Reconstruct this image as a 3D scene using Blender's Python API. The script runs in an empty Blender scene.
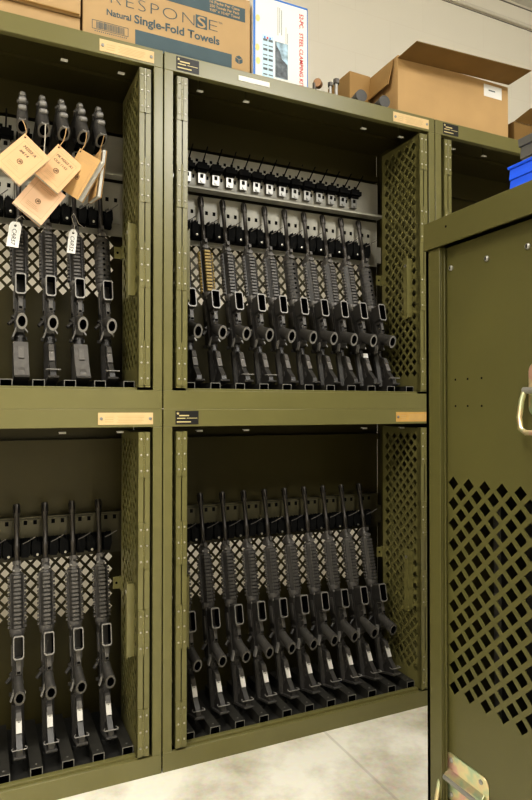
import bpy, bmesh, math, random
from mathutils import Vector, Matrix
random.seed(7)
scn = bpy.context.scene
COL = scn.collection
R = math.radians

# ------------------------------------------------------------------ materials
def new_mat(name):
    m = bpy.data.materials.new(name); m.use_nodes = True
    nt = m.node_tree
    return m, nt, nt.nodes['Principled BSDF']

def mat(name, col, rough=0.5, metal=0.0, spec=0.5, noise=0.0, nscale=20.0, bump=0.0, bscale=80.0, coat=0.0):
    m, nt, b = new_mat(name)
    b.inputs['Base Color'].default_value = (*col, 1)
    b.inputs['Roughness'].default_value = rough
    b.inputs['Metallic'].default_value = metal
    b.inputs['Specular IOR Level'].default_value = spec
    b.inputs['Coat Weight'].default_value = coat
    if noise or bump:
        tc = nt.nodes.new('ShaderNodeTexCoord')
    if noise:
        n = nt.nodes.new('ShaderNodeTexNoise'); n.inputs['Scale'].default_value = nscale
        n.inputs['Detail'].default_value = 5
        nt.links.new(tc.outputs['Object'], n.inputs['Vector'])
        r = nt.nodes.new('ShaderNodeValToRGB')
        r.color_ramp.elements[0].position = 0.3; r.color_ramp.elements[1].position = 0.7
        r.color_ramp.elements[0].color = tuple(c*(1-noise) for c in col)+(1,)
        r.color_ramp.elements[1].color = tuple(min(1, c*(1+noise)) for c in col)+(1,)
        nt.links.new(n.outputs['Fac'], r.inputs['Fac'])
        nt.links.new(r.outputs['Color'], b.inputs['Base Color'])
    if bump:
        n2 = nt.nodes.new('ShaderNodeTexNoise'); n2.inputs['Scale'].default_value = bscale
        n2.inputs['Detail'].default_value = 3
        nt.links.new(tc.outputs['Object'], n2.inputs['Vector'])
        bp = nt.nodes.new('ShaderNodeBump'); bp.inputs['Strength'].default_value = bump
        bp.inputs['Distance'].default_value = 0.002
        nt.links.new(n2.outputs['Fac'], bp.inputs['Height'])
        nt.links.new(bp.outputs['Normal'], b.inputs['Normal'])
    return m

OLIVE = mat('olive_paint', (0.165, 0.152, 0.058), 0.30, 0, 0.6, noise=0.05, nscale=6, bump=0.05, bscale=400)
OLIVE_IN = mat('olive_paint_inner_shaded', (0.060, 0.050, 0.015), 0.45, 0, 0.4, noise=0.06, nscale=6)  # same olive with the shade inside the cabinets darkened into its colour
OLIVE_FG = mat('olive_paint_side_shaded', (0.084, 0.078, 0.0255), 0.38, 0, 0.45, noise=0.07, nscale=5, bump=0.05, bscale=300)  # near cabinet olive, darkened in colour for its dimly lit side
GUN = mat('black_anodized', (0.042, 0.039, 0.036), 0.42, 0.0, 0.55, noise=0.2, nscale=60)
GUN_D = mat('black_polymer', (0.062, 0.058, 0.053), 0.55, 0, 0.45, noise=0.2, nscale=90)
GUN_L = mat('worn_grey_metal', (0.26, 0.25, 0.235), 0.45, 0.3, 0.5)
GUN_M = mat('grey_phosphate', (0.115, 0.108, 0.100), 0.45, 0.2, 0.5, noise=0.15, nscale=70)
BARREL = mat('barrel_steel', (0.055, 0.049, 0.043), 0.36, 0.45, 0.5)
VOID = mat('dark_cavity', (0.004, 0.004, 0.004), 0.9, 0, 0.05)
TAN = mat('tan_polymer', (0.52, 0.38, 0.14), 0.55, noise=0.15, nscale=60)
PLATE_G = mat('grey_plate', (0.14, 0.13, 0.12), 0.5)
PLATE_W = mat('white_barcode_plate', (0.62, 0.60, 0.56), 0.5)
MAT_BLK = mat('black_rubber_mat', (0.022, 0.021, 0.018), 0.7, noise=0.2, nscale=40, bump=0.1, bscale=200)
CHAN = mat('channel_black', (0.035, 0.033, 0.028), 0.5, noise=0.2, nscale=30)
EDGE = mat('channel_edge_grey', (0.17, 0.165, 0.15), 0.5)
RAILG = mat('rail_grey_paint', (0.40, 0.385, 0.33), 0.45, noise=0.05, nscale=15)
RAIL_SHADED = mat('rail_shaded_paint', (0.075, 0.066, 0.034), 0.45, noise=0.05, nscale=15)  # lower rails: the shadow they lie in is put into the paint colour
SILVER = mat('bright_zinc', (0.30, 0.295, 0.275), 0.36, 0.6)
FOAM = mat('black_saddle_rubber', (0.007, 0.007, 0.007), 0.85, 0, 0.15, bump=0.2, bscale=300)
STEEL = mat('screw_steel', (0.5, 0.48, 0.42), 0.3, 0.8)
LABEL_T = mat('tan_label', (0.66, 0.48, 0.25), 0.5, noise=0.05, nscale=30)
LABEL_O = mat('brass_label', (0.55, 0.33, 0.10), 0.5, noise=0.08, nscale=30)
LABEL_TX = mat('label_print', (0.50, 0.37, 0.18), 0.6)
LABEL_K = mat('black_label', (0.012, 0.011, 0.010), 0.45)
GOLD = mat('gold_print', (0.62, 0.52, 0.26), 0.5)
WHITE = mat('white_paper', (0.85, 0.84, 0.81), 0.7)
INK = mat('ink', (0.03, 0.03, 0.035), 0.7)
INKB = mat('slate_blue_print', (0.075, 0.115, 0.135), 0.7, noise=0.05)
INKSEAL = mat('brown_print', (0.22, 0.13, 0.07), 0.7)
RULE = mat('booklet_rule_print', (0.55, 0.36, 0.20), 0.7)
BUFF = mat('buff_cover', (0.80, 0.50, 0.27), 0.65, noise=0.04, nscale=15)
BUFF2 = mat('buff_cover_pink', (0.84, 0.56, 0.36), 0.65, noise=0.04, nscale=15)
BUFF3 = mat('buff_cover_ochre', (0.62, 0.39, 0.17), 0.65, noise=0.04, nscale=15)
PAGES = mat('page_edges', (0.72, 0.71, 0.66), 0.7)
STRING = mat('string_tan', (0.55, 0.36, 0.18), 0.8)
STRINGW = mat('string_white', (0.62, 0.58, 0.50), 0.8)
CARD = mat('cardboard', (0.50, 0.325, 0.15), 0.75, noise=0.05, nscale=8, bump=0.05, bscale=60)
CARD_P = mat('cardboard_pale', (0.47, 0.32, 0.165), 0.75, noise=0.04, nscale=8)
CARD_B = mat('cardboard_brown', (0.38, 0.235, 0.09), 0.75, noise=0.07, nscale=8, bump=0.08, bscale=50)
CARD_D = mat('cardboard_inner', (0.22, 0.13, 0.04), 0.8, noise=0.08, nscale=8)
BLUEB = mat('blue_print', (0.05, 0.20, 0.62), 0.5)
REDP = mat('red_print', (0.62, 0.04, 0.05), 0.6)
PICT = mat('picture_print', (0.30, 0.42, 0.52), 0.5, noise=0.7, nscale=45)
PICTD = mat('picture_dark_print', (0.10, 0.12, 0.14), 0.5, noise=0.6, nscale=60)
PICTL = mat('table_print_pale_blue', (0.55, 0.74, 0.86), 0.5)
STAIN = mat('yellow_stain', (0.80, 0.66, 0.32), 0.7)
BLUE = mat('blue_plastic', (0.015, 0.10, 0.75), 0.35)
GREYP = mat('grey_plastic', (0.10, 0.098, 0.092), 0.5, noise=0.1)
ROLLG = mat('dark_grey_cap', (0.085, 0.082, 0.08), 0.6)
ROLLB = mat('dark_grey_tube', (0.05, 0.048, 0.046), 0.6)
BRASS = mat('brown_bronze', (0.30, 0.17, 0.09), 0.45, 0.4)
IRON = mat('dull_iron', (0.13, 0.12, 0.11), 0.5, 0.6)
BOLTG = mat('grey_bolt', (0.36, 0.35, 0.33), 0.4, 0.6)
# yellow-zinc with iridescent tint
m, nt, b = new_mat('yellow_zinc'); ZINC = m
tc = nt.nodes.new('ShaderNodeTexCoord'); n = nt.nodes.new('ShaderNodeTexNoise'); n.inputs['Scale'].default_value = 28
cr = nt.nodes.new('ShaderNodeValToRGB')
cr.color_ramp.elements[0].position = 0.35; cr.color_ramp.elements[0].color = (0.42, 0.52, 0.36, 1)
cr.color_ramp.elements[1].position = 0.65; cr.color_ramp.elements[1].color = (0.66, 0.42, 0.36, 1)
e = cr.color_ramp.elements.new(0.5); e.color = (0.68, 0.60, 0.36, 1)
nt.links.new(tc.outputs['Object'], n.inputs['Vector']); nt.links.new(n.outputs['Fac'], cr.inputs['Fac'])
nt.links.new(cr.outputs['Color'], b.inputs['Base Color'])
b.inputs['Metallic'].default_value = 0.8; b.inputs['Roughness'].default_value = 0.33

# painted block wall
m, nt, b = new_mat('painted_block_wall'); WALL = m
tc = nt.nodes.new('ShaderNodeTexCoord'); mp = nt.nodes.new('ShaderNodeMapping')
mp.inputs['Rotation'].default_value = (R(90), 0, 0)
br = nt.nodes.new('ShaderNodeTexBrick')
br.inputs['Scale'].default_value = 1.0
br.inputs['Brick Width'].default_value = 0.46; br.inputs['Row Height'].default_value = 0.235
br.inputs['Mortar Size'].default_value = 0.003; br.inputs['Mortar Smooth'].default_value = 0.5
br.inputs['Color1'].default_value = (0.87, 0.83, 0.735, 1); br.inputs['Color2'].default_value = (0.86, 0.82, 0.725, 1)
br.inputs['Mortar'].default_value = (0.845, 0.80, 0.705, 1)
nt.links.new(tc.outputs['Object'], mp.inputs['Vector']); nt.links.new(mp.outputs['Vector'], br.inputs['Vector'])
nt.links.new(br.outputs['Color'], b.inputs['Base Color'])
bp = nt.nodes.new('ShaderNodeBump'); bp.inputs['Strength'].default_value = 0.12; bp.inputs['Distance'].default_value = 0.003
bp.invert = True
nt.links.new(br.outputs['Fac'], bp.inputs['Height']); nt.links.new(bp.outputs['Normal'], b.inputs['Normal'])
b.inputs['Roughness'].default_value = 0.6
TRIM = mat('white_trim_paint', (0.74, 0.70, 0.61), 0.5)
TRIMS = mat('trim_painted_shadow', (0.20, 0.18, 0.16), 0.7)  # dark strips painted as the shadow lines under the trims
CEIL = mat('ceiling_paint', (0.7, 0.68, 0.62), 0.7, noise=0.03)

# concrete floor
m, nt, b = new_mat('concrete_floor'); CONC = m
tc = nt.nodes.new('ShaderNodeTexCoord')
n1 = nt.nodes.new('ShaderNodeTexNoise'); n1.inputs['Scale'].default_value = 3.2; n1.inputs['Detail'].default_value = 9; n1.inputs['Roughness'].default_value = 0.62
c1 = nt.nodes.new('ShaderNodeValToRGB')
c1.color_ramp.elements[0].position = 0.34; c1.color_ramp.elements[0].color = (0.50, 0.455, 0.35, 1)
c1.color_ramp.elements[1].position = 0.60; c1.color_ramp.elements[1].color = (0.86, 0.83, 0.73, 1)
nt.links.new(tc.outputs['Object'], n1.inputs['Vector']); nt.links.new(n1.outputs['Fac'], c1.inputs['Fac'])
n2 = nt.nodes.new('ShaderNodeTexNoise'); n2.inputs['Scale'].default_value = 60; n2.inputs['Detail'].default_value = 4
mx = nt.nodes.new('ShaderNodeMix'); mx.data_type = 'RGBA'; mx.blend_type = 'OVERLAY'; mx.inputs['Factor'].default_value = 0.25
nt.links.new(tc.outputs['Object'], n2.inputs['Vector'])
nt.links.new(c1.outputs['Color'], mx.inputs['A']); nt.links.new(n2.outputs['Color'], mx.inputs['B'])
# a saw-cut control joint running away from the cabinets
sx = nt.nodes.new('ShaderNodeSeparateXYZ'); nt.links.new(tc.outputs['Object'], sx.inputs['Vector'])
ad = nt.nodes.new('ShaderNodeMath'); ad.operation = 'SUBTRACT'; ad.inputs[1].default_value = 1.085
nt.links.new(sx.outputs['X'], ad.inputs[0])
ab = nt.nodes.new('ShaderNodeMath'); ab.operation = 'ABSOLUTE'; nt.links.new(ad.outputs[0], ab.inputs[0])
lt = nt.nodes.new('ShaderNodeMath'); lt.operation = 'LESS_THAN'; lt.inputs[1].default_value = 0.005; nt.links.new(ab.outputs[0], lt.inputs[0])
mj = nt.nodes.new('ShaderNodeMix'); mj.data_type = 'RGBA'
sc_ = nt.nodes.new('ShaderNodeMath'); sc_.operation = 'MULTIPLY'; sc_.inputs[1].default_value = 0.25; nt.links.new(lt.outputs[0], sc_.inputs[0])
nt.links.new(sc_.outputs[0], mj.inputs['Factor'])
nt.links.new(mx.outputs['Result'], mj.inputs['A']); mj.inputs['B'].default_value = (0.22, 0.18, 0.13, 1)
nt.links.new(mj.outputs['Result'], b.inputs['Base Color'])
b.inputs['Roughness'].default_value = 0.42

# ------------------------------------------------------------------ mesh builder
class MB:
    def __init__(s): s.v = []; s.f = []; s.m = []
    def add(s, vs, fs, mi=0):
        o = len(s.v); s.v += [tuple(v) for v in vs]
        for f in fs: s.f.append(tuple(i+o for i in f)); s.m.append(mi)
        return s
    def box(s, x0, x1, y0, y1, z0, z1, mi=0):
        return s.add([(x0,y0,z0),(x1,y0,z0),(x1,y1,z0),(x0,y1,z0),(x0,y0,z1),(x1,y0,z1),(x1,y1,z1),(x0,y1,z1)],
              [(0,3,2,1),(4,5,6,7),(0,1,5,4),(1,2,6,5),(2,3,7,6),(3,0,4,7)], mi)
    def quad(s, a, b, c, d, mi=0): return s.add([a,b,c,d], [(0,1,2,3)], mi)
    def prism(s, poly, axis, a, b, mi=0):
        n = len(poly)
        def P(p, t):
            if axis == 'x': return (t, p[0], p[1])
            if axis == 'y': return (p[0], t, p[1])
            return (p[0], p[1], t)
        vs = [P(p, a) for p in poly] + [P(p, b) for p in poly]
        fs = [tuple(range(n))[::-1], tuple(range(n, 2*n))] + [(i, (i+1)%n, (i+1)%n+n, i+n) for i in range(n)]
        return s.add(vs, fs, mi)
    def frame_prism(s, outer, inner, axis, a, b, mi=0, mi_in=None):
        """hollow ring: outer/inner polys with equal vertex count"""
        n = len(outer)
        def P(p, t):
            if axis == 'x': return (t, p[0], p[1])
            if axis == 'y': return (p[0], t, p[1])
            return (p[0], p[1], t)
        vs = [P(p,a) for p in outer]+[P(p,b) for p in outer]+[P(p,a) for p in inner]+[P(p,b) for p in inner]
        fo = []; fi = []
        for i in range(n):
            j = (i+1) % n
            fo += [(i,j,j+n,i+n), (i,j,j+2*n,i+2*n), (i+n,j+n,j+3*n,i+3*n)]
            fi += [(i+2*n, j+2*n, j+3*n, i+3*n)]
        o = len(s.v); s.v += vs
        for f in fo: s.f.append(tuple(k+o for k in f)); s.m.append(mi)
        for f in fi: s.f.append(tuple(k+o for k in f)); s.m.append(mi if mi_in is None else mi_in)
        return s
    def tube(s, p0, p1, r0, r1=None, n=12, mi=0, caps=True):
        r1 = r0 if r1 is None else r1
        p0 = Vector(p0); p1 = Vector(p1); d = (p1-p0).normalized()
        a = d.orthogonal().normalized(); bb = d.cross(a)
        vs = []
        for p, r in ((p0, r0), (p1, r1)):
            for i in range(n):
                t = 2*math.pi*i/n; vs.append(p + a*math.cos(t)*r + bb*math.sin(t)*r)
        fs = [(i, (i+1)%n, (i+1)%n+n, i+n) for i in range(n)]
        if caps: fs += [tuple(range(n))[::-1], tuple(range(n, 2*n))]
        return s.add(vs, fs, mi)
    def path(s, pts, r, n=8, mi=0):
        pts = [Vector(p) for p in pts]; rings = []; prev = None
        for i, p in enumerate(pts):
            if i == 0: d = pts[1]-p
            elif i == len(pts)-1: d = p-pts[i-1]
            else: d = (pts[i+1]-p).normalized() + (p-pts[i-1]).normalized()
            d.normalize()
            a = d.orthogonal().normalized() if prev is None else (prev - d*prev.dot(d)).normalized()
            prev = a; bb = d.cross(a)
            rings.append([p + a*math.cos(2*math.pi*k/n)*r + bb*math.sin(2*math.pi*k/n)*r for k in range(n)])
        vs = [v for rg in rings for v in rg]; fs = []
        for i in range(len(pts)-1):
            for k in range(n): fs.append((i*n+k, i*n+(k+1)%n, (i+1)*n+(k+1)%n, (i+1)*n+k))
        fs += [tuple(range(n))[::-1], tuple(range((len(pts)-1)*n, len(pts)*n))]
        return s.add(vs, fs, mi)
    def lathe(s, prof, n=16, mi=0, c=(0,0,0), axis='z'):
        vs = []; k = len(prof)
        for r, z in prof:
            for i in range(n):
                t = 2*math.pi*i/n; x, y = r*math.cos(t), r*math.sin(t)
                if axis == 'z': vs.append((c[0]+x, c[1]+y, c[2]+z))
                elif axis == 'y': vs.append((c[0]+x, c[1]+z, c[2]+y))
                else: vs.append((c[0]+z, c[1]+x, c[2]+y))
        fs = []
        for j in range(k-1):
            for i in range(n): fs.append((j*n+i, j*n+(i+1)%n, (j+1)*n+(i+1)%n, (j+1)*n+i))
        fs += [tuple(range(n))[::-1], tuple(range((k-1)*n, k*n))]
        return s.add(vs, fs, mi)
    def xform(s, M, start=0):
        for i in range(start, len(s.v)): s.v[i] = tuple(M @ Vector(s.v[i]))
        return s
    def mesh(s, name, mats, weld=False, smooth=0.6):
        me = bpy.data.meshes.new(name)
        me.from_pydata(s.v, [], s.f)
        for mm in (mats if isinstance(mats, (list, tuple)) else [mats]): me.materials.append(mm)
        me.polygons.foreach_set('material_index', s.m)
        bm = bmesh.new(); bm.from_mesh(me)
        if weld: bmesh.ops.remove_doubles(bm, verts=bm.verts, dist=1e-5)
        bmesh.ops.recalc_face_normals(bm, faces=bm.faces)
        bm.to_mesh(me); bm.free()
        if not weld:
            me.polygons.foreach_set('use_smooth', [True]*len(me.polygons))
            me.set_sharp_from_angle(angle=smooth)
        me.update()
        return me

def link(name, me, parent=None, loc=(0,0,0), rot=(0,0,0), bevel=0):
    o = bpy.data.objects.new(name, me); COL.objects.link(o)
    o.location = loc; o.rotation_euler = rot
    if parent: o.parent = parent
    if bevel:
        md = o.modifiers.new('bevel', 'BEVEL'); md.width = bevel; md.segments = 2; md.limit_method = 'ANGLE'
    return o
def tag(o, label, cat, group=None):
    o['label'] = label; o['category'] = cat
    if group: o['group'] = group
    return o
def thing(name, label, cat, loc, rot=(0,0,0), group=None):
    o = bpy.data.objects.new(name, None); COL.objects.link(o); o.empty_display_size = 0.05
    o.location = loc; o.rotation_euler = rot
    return tag(o, label, cat, group)
def struct(name, me):
    o = link(name, me); o['kind'] = 'structure'; return o
CACHE = {}
def M(key, fn):
    if key not in CACHE: CACHE[key] = fn()
    return CACHE[key]
def rect(x0, x1, y0, y1): return [(x0,y0),(x1,y0),(x1,y1),(x0,y1)]

def text_mesh(body, size, mt, extrude=0.0, shear=0.0, space=1.0, align='LEFT', offset=0.0, xs=1.0):
    cu = bpy.data.curves.new('writing', 'FONT'); cu.body = body; cu.size = size; cu.extrude = extrude
    cu.shear = shear; cu.space_character = space; cu.align_x = align; cu.resolution_u = 3; cu.offset = offset
    ob = bpy.data.objects.new('writing', cu); COL.objects.link(ob)
    dg = bpy.context.evaluated_depsgraph_get(); dg.update()
    me = bpy.data.meshes.new_from_object(ob.evaluated_get(dg))
    bpy.data.objects.remove(ob); bpy.data.curves.remove(cu)
    if xs != 1.0:
        for v in me.vertices: v.co.x *= xs
    me.materials.clear(); me.materials.append(mt)
    return me

# perforated sheet in the plane (u,v); thickness along n
def perf(mb, O, U, V, N, su, sv, u0, v0, nu, nv, pu, pv, frac, t, mi=0):
    O, U, V, N = map(Vector, (O, U, V, N))
    P = lambda u, v, w: O + U*u + V*v + N*w
    u1, v1 = u0+nu*pu, v0+nv*pv
    for w in (0, t):
        for (a, b, c, d) in ((0,su,0,v0),(0,su,v1,sv),(0,u0,v0,v1),(u1,su,v0,v1)):
            if b-a > 1e-6 and d-c > 1e-6:
                mb.quad(P(a,c,w),P(b,c,w),P(b,d,w),P(a,d,w), mi)
    for (a, b) in (((0,0),(su,0)),((su,0),(su,sv)),((su,sv),(0,sv)),((0,sv),(0,0))):
        mb.quad(P(*a,0),P(*b,0),P(*b,t),P(*a,t), mi)
    cs = [((i+.5), (j+.5)) for i in range(nu) for j in range(nv)] + [(i, j) for i in range(1, nu) for j in range(1, nv)]
    dirs = ((.5,0),(0,.5),(-.5,0),(0,-.5))
    for ci, cj in cs:
        oc = [(u0+(ci+dx)*pu, v0+(cj+dz)*pv) for dx, dz in dirs]
        ic = [(u0+(ci+dx*frac)*pu, v0+(cj+dz*frac)*pv) for dx, dz in dirs]
        for k in range(4):
            l = (k+1) % 4
            for w in (0, t): mb.quad(P(*oc[k],w),P(*oc[l],w),P(*ic[l],w),P(*ic[k],w), mi)
            mb.quad(P(*ic[k],0),P(*ic[l],0),P(*ic[l],t),P(*ic[k],t), mi)
    for w in (0, t):
        for i in range(1, nu):
            for j, sg in ((0, .5), (nv, -.5)):
                mb.add([P(u0+(i-.5)*pu,v0+j*pv,w),P(u0+(i+.5)*pu,v0+j*pv,w),P(u0+i*pu,v0+(j+sg)*pv,w)],[(0,1,2)],mi)
        for j in range(1, nv):
            for i, sg in ((0, .5), (nu, -.5)):
                mb.add([P(u0+i*pu,v0+(j-.5)*pv,w),P(u0+i*pu,v0+(j+.5)*pv,w),P(u0+(i+sg)*pu,v0+j*pv,w)],[(0,1,2)],mi)
        for i, si in ((0, .5), (nu, -.5)):
            for j, sj in ((0, .5), (nv, -.5)):
                mb.add([P(u0+i*pu,v0+j*pv,w),P(u0+(i+si)*pu,v0+j*pv,w),P(u0+i*pu,v0+(j+sj)*pv,w)],[(0,1,2)],mi)

# ------------------------------------------------------------------ setting
WY = 0.95; ZC = 3.66
struct('floor', MB().box(-4, 6, -5, WY, -0.1, 0).mesh('floor', CONC))
struct('wall_back', MB().box(-4, 6, WY, WY+0.1, 0, ZC).mesh('wall_back', WALL))
struct('bounce_wall_left', MB().box(-1.85, -1.75, -5, WY, 0, ZC).mesh('bounce_wall_left', WALL))  # added unseen wall that bounces light onto the cabinet doors
struct('wall_front', MB().box(-4, 6, -5.1, -5, 0, ZC).mesh('wall_front', WALL))
struct('ceiling', MB().box(-4, 6, -5, WY+0.1, ZC, ZC+0.1).mesh('ceiling', CEIL))
struct('trim_1', MB().tube((-4,WY-0.016,3.530),(6,WY-0.016,3.530),0.010,n=14).box(-4,6,WY-.002,WY,3.513,3.518,1).mesh('trim_1', [TRIM, TRIMS]))
struct('trim_2', MB().box(-4, 6, WY-0.006, WY, 3.648, 3.66).box(-4,6,WY-.003,WY,3.642,3.648,1).mesh('trim_2', [TRIM, TRIMS]))

# ------------------------------------------------------------------ cabinets
W, D, H, PITCH = 1.063, 0.381, 1.115, 1.067
X0 = 0.513
SLOT0, SP = 0.1395, 0.0872       # rifle slots along the cabinet
CH0 = SLOT0 - SP/2
PEG0, PEGSP = 0.119, 0.056
BY, BZ = 0.150, 0.085            # butt of a rifle
MY, MZ = 0.320, 0.805            # muzzle
LEAN = math.atan2(MY-BY, MZ-BZ)

def frame_mesh():
    m = MB()
    pw = 0.0287
    for x in (0, W-pw):
        m.box(x, x+pw, 0, 0.02, 0.058, H-0.055)
        m.box(x if x == 0 else W-0.004, 0.004 if x == 0 else W, 0.02, 0.045, 0.02, H-0.004)
    m.box(0, W, 0, 0.004, H-0.055, H); m.box(0, W, 0.004, 0.03, H-0.004, H); m.box(0.0287, W-0.0287, 0.004, 0.022, H-0.055, H-0.052)
    m.box(0, W, 0, 0.004, 0, 0.058); m.box(0.0287, W-0.0287, 0.004, 0.014, 0.054, 0.058)
    m.box(0.075, W-0.075, 0.014, 0.032, 0.050, 0.066)
    return m.mesh('frame', OLIVE)
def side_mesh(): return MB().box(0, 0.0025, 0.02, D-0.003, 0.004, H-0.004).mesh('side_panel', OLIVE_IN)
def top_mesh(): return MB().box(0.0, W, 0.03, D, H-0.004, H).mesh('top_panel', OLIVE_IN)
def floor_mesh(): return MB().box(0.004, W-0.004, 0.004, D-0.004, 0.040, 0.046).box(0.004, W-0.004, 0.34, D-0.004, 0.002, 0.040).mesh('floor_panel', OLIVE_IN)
def back_mesh():
    m = MB()
    nu, nv = 23, 6
    perf(m, (0.003, D-0.003, 0.004), (1,0,0), (0,0,1), (0,1,0), W-0.006, H-0.008, (W-0.006-nu*0.04)/2, 0.386, nu, nv, 0.04, 0.044, 0.70, 0.0025)
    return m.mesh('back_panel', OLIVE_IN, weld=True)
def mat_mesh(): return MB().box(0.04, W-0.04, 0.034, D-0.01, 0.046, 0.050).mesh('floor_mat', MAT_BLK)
def channel_mesh():
    m = MB()
    o = rect(-0.017, 0.017, 0, 0.036); i = rect(-0.0145, 0.0145, 0.0025, 0.0335)
    m.frame_prism(o, i, 'y', 0.001, 0.30, 0, 1)
    m.frame_prism(rect(-0.0172, 0.0172, -0.0002, 0.0362), i, 'y', 0.0, 0.0012, 2, 1)
    m.box(-0.0145, 0.0145, 0.06, 0.062, 0.0025, 0.0335, 1)
    m.lathe([(0.003,0.036),(0.003,0.0372)], 10, 2, (0,0.02,0))
    return m.mesh('butt_channel', [CHAN, VOID, EDGE])
def rest_mesh():
    return MB().lathe([(0.019,0),(0.017,0.010),(0.0135,0.012),(0.0135,0.0285)], 16).mesh('butt_rest', MAT_BLK)
def rail_mesh(upper):
    m = MB()
    y = 0.338
    top = 0.802 if upper else 0.755
    m.box(0.03, W-0.03, y, y+0.003, 0.612, top)
    m.box(0.03, W-0.03, y+0.003, y+0.03, top-0.003, top)
    for k in range(11):
        x = CH0 + SP*k
        m.box(x-0.031, x+0.031, y-0.007, y, 0.655, 0.764 if upper else 0.748)
        for s in (-0.015, 0.015):
            m.box(x+s-0.0055, x+s+0.0055, y-0.0075, y-0.0069, 0.731, 0.745, 1)
    m.box(0.004, 0.06, 0.345, 0.378, 0.63, 0.70); m.box(W-0.06, W-0.004, 0.345, 0.378, 0.63, 0.70)
    return m.mesh('barrel_rail', [RAILG if upper else RAIL_SHADED, VOID])
def saddle_mesh():
    m = MB()
    m.box(-0.042, 0.042, 0.012, 0.042, -0.030, 0.026)
    for q in (-1, 1):
        m.prism([(q*0.014,-0.028),(q*0.036,-0.030),(q*0.042,-0.006),(q*0.041,0.018),(q*0.033,0.030),(q*0.022,0.020),(q*0.014,0.014)], 'y', -0.012, 0.014)
        for k in range(4): m.prism([(q*(0.017+k*0.0065),0.01),(q*(0.022+k*0.0065),0.01),(q*(0.0195+k*0.0065),0.030+0.004*(k%2))], 'y', -0.010, 0.010)
    m.path([(0.018,-0.012,0.016),(0.032,-0.022,0.024),(0.054,-0.036,0.040)], 0.0017, 6, 1)
    m.lathe([(0.0,-0.001),(0.0042,0.0),(0.0042,0.006)], 10, 2, (-0.024,-0.016,-0.022), 'y')
    return m.mesh('barrel_saddle', [FOAM, PLATE_G, STEEL])
def pegrail_mesh():
    m = MB(); y = 0.332
    m.box(0.03, W-0.03, y, y+0.003, 0.812, 0.965)
    m.box(0.03, W-0.03, y-0.058, y, 0.812, 0.816)
    m.box(0.03, W-0.03, y-0.058, y-0.055, 0.806, 0.816)
    for k in range(15):
        x = PEG0 + PEGSP*k
        for s in (-0.014, 0.014):
            m.box(x+s-0.005, x+s+0.005, y-0.0007, y+0.001, 0.928, 0.939, 1)
        m.box(x-0.028-0.004, x-0.028+0.004, y-0.0007, y+0.001, 0.865, 0.878, 1)
    return m.mesh('peg_rail', [RAILG, VOID])
def peg_mesh():
    m = MB()
    m.box(-0.014, 0.014, -0.016, -0.013, -0.062, -0.02, 1)          # bright clip plate
    m.box(-0.014, -0.0115, -0.013, 0, -0.062, -0.02, 1); m.box(0.0115, 0.014, -0.013, 0, -0.062, -0.02, 1)
    m.box(-0.006, 0.006, -0.0168, -0.0155, -0.042, -0.028, 0)
    m.lathe([(0.005,-0.003),(0.005,0.0)], 10, 1, (0,-0.0165,-0.054), 'y')
    m.box(-0.024, 0.024, -0.036, 0, -0.014, 0.002, 0)               # black block
    m.box(-0.017, 0.017, -0.03, 0, 0.002, 0.012, 0); m.box(-0.018, 0.018, -0.024, 0, -0.022, -0.014, 0)
    m.path([(0,-0.02,0.006),(0,-0.05,0.028),(0,-0.082,0.050)], 0.0024, 8, 0)
    return m.mesh('pistol_peg', [FOAM, SILVER])
def door_mesh():
    # two folded leaves, standing in the y-z plane; x from 0 to .037 ; y from 0 (front) to .24
    m = MB(); L, z0, z1 = 0.24, 0.066, 1.045
    for x in (0.0, 0.0195):
        m.box(x, x+0.0175, 0.0, 0.004, z0, z1)                      # front edge channel
        m.box(x, x+0.0015, 0.0, 0.022, z0, z1) ; m.box(x+0.016, x+0.0175, 0.0, 0.022, z0, z1)
        m.box(x, x+0.0175, L-0.003, L, z0, z1)
        m.box(x, x+0.0175, 0.004, L-0.003, z0, z0+0.003); m.box(x, x+0.0175, 0.004, L-0.003, z1-0.003, z1)
    perf(m, (0.0, 0.004, z0), (0,1,0), (0,0,1), (1,0,0), L-0.007, z1-z0, 0.010, 0.050, 5, 21, 0.043, 0.0435, 0.70, 0.0015)
    perf(m, (0.0355, 0.004, z0), (0,1,0), (0,0,1), (1,0,0), L-0.007, z1-z0, 0.010, 0.050, 5, 21, 0.043, 0.0435, 0.70, 0.0015)
    return m.mesh('door', OLIVE, weld=True)
def hinge_mesh():
    m = MB()
    m.box(-0.0165, -0.0022, -0.0022, 0, -0.068, 0.068); m.box(0.0022, 0.0165, -0.0022, 0, -0.068, 0.068)
    for k in range(7):
        z = -0.068 + k*0.0195
        m.tube((0,-0.002,z), (0,-0.002,z+0.0185), 0.0033, n=10)
    for s in (-0.0095, 0.0095):
        for z in (-0.048, 0, 0.048):
            m.lathe([(0.0032,0),(0.0032,-0.0012),(0.0014,-0.0022)], 10, 1, (s,-0.0022,z), 'y')
    return m.mesh('hinge', [OLIVE, STEEL])
def handle_mesh():
    # vertical pull with a bent flange
    m = MB()
    m.box(-0.020, 0.0, -0.002, 0.0005, -0.112, 0.112)
    m.prism([(-0.002,-0.118),(0.018,-0.118),(0.022,-0.112),(0.022,0.112),(0.018,0.118),(-0.002,0.118)], 'x', -0.0225, -0.0195)
    m.box(-0.020, 0.0, 0.014, 0.0165, -0.112, 0.112)
    m.tube((0.0,0.008,0.085), (-0.019,0.008,0.085), 0.0055, n=12, mi=1)
    m.lathe([(0.0065,-0.0245),(0.0065,-0.0222)], 12, 1, (0,0.009,0.085), 'x')
    return m.mesh('handle', [OLIVE, STEEL])
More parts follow.
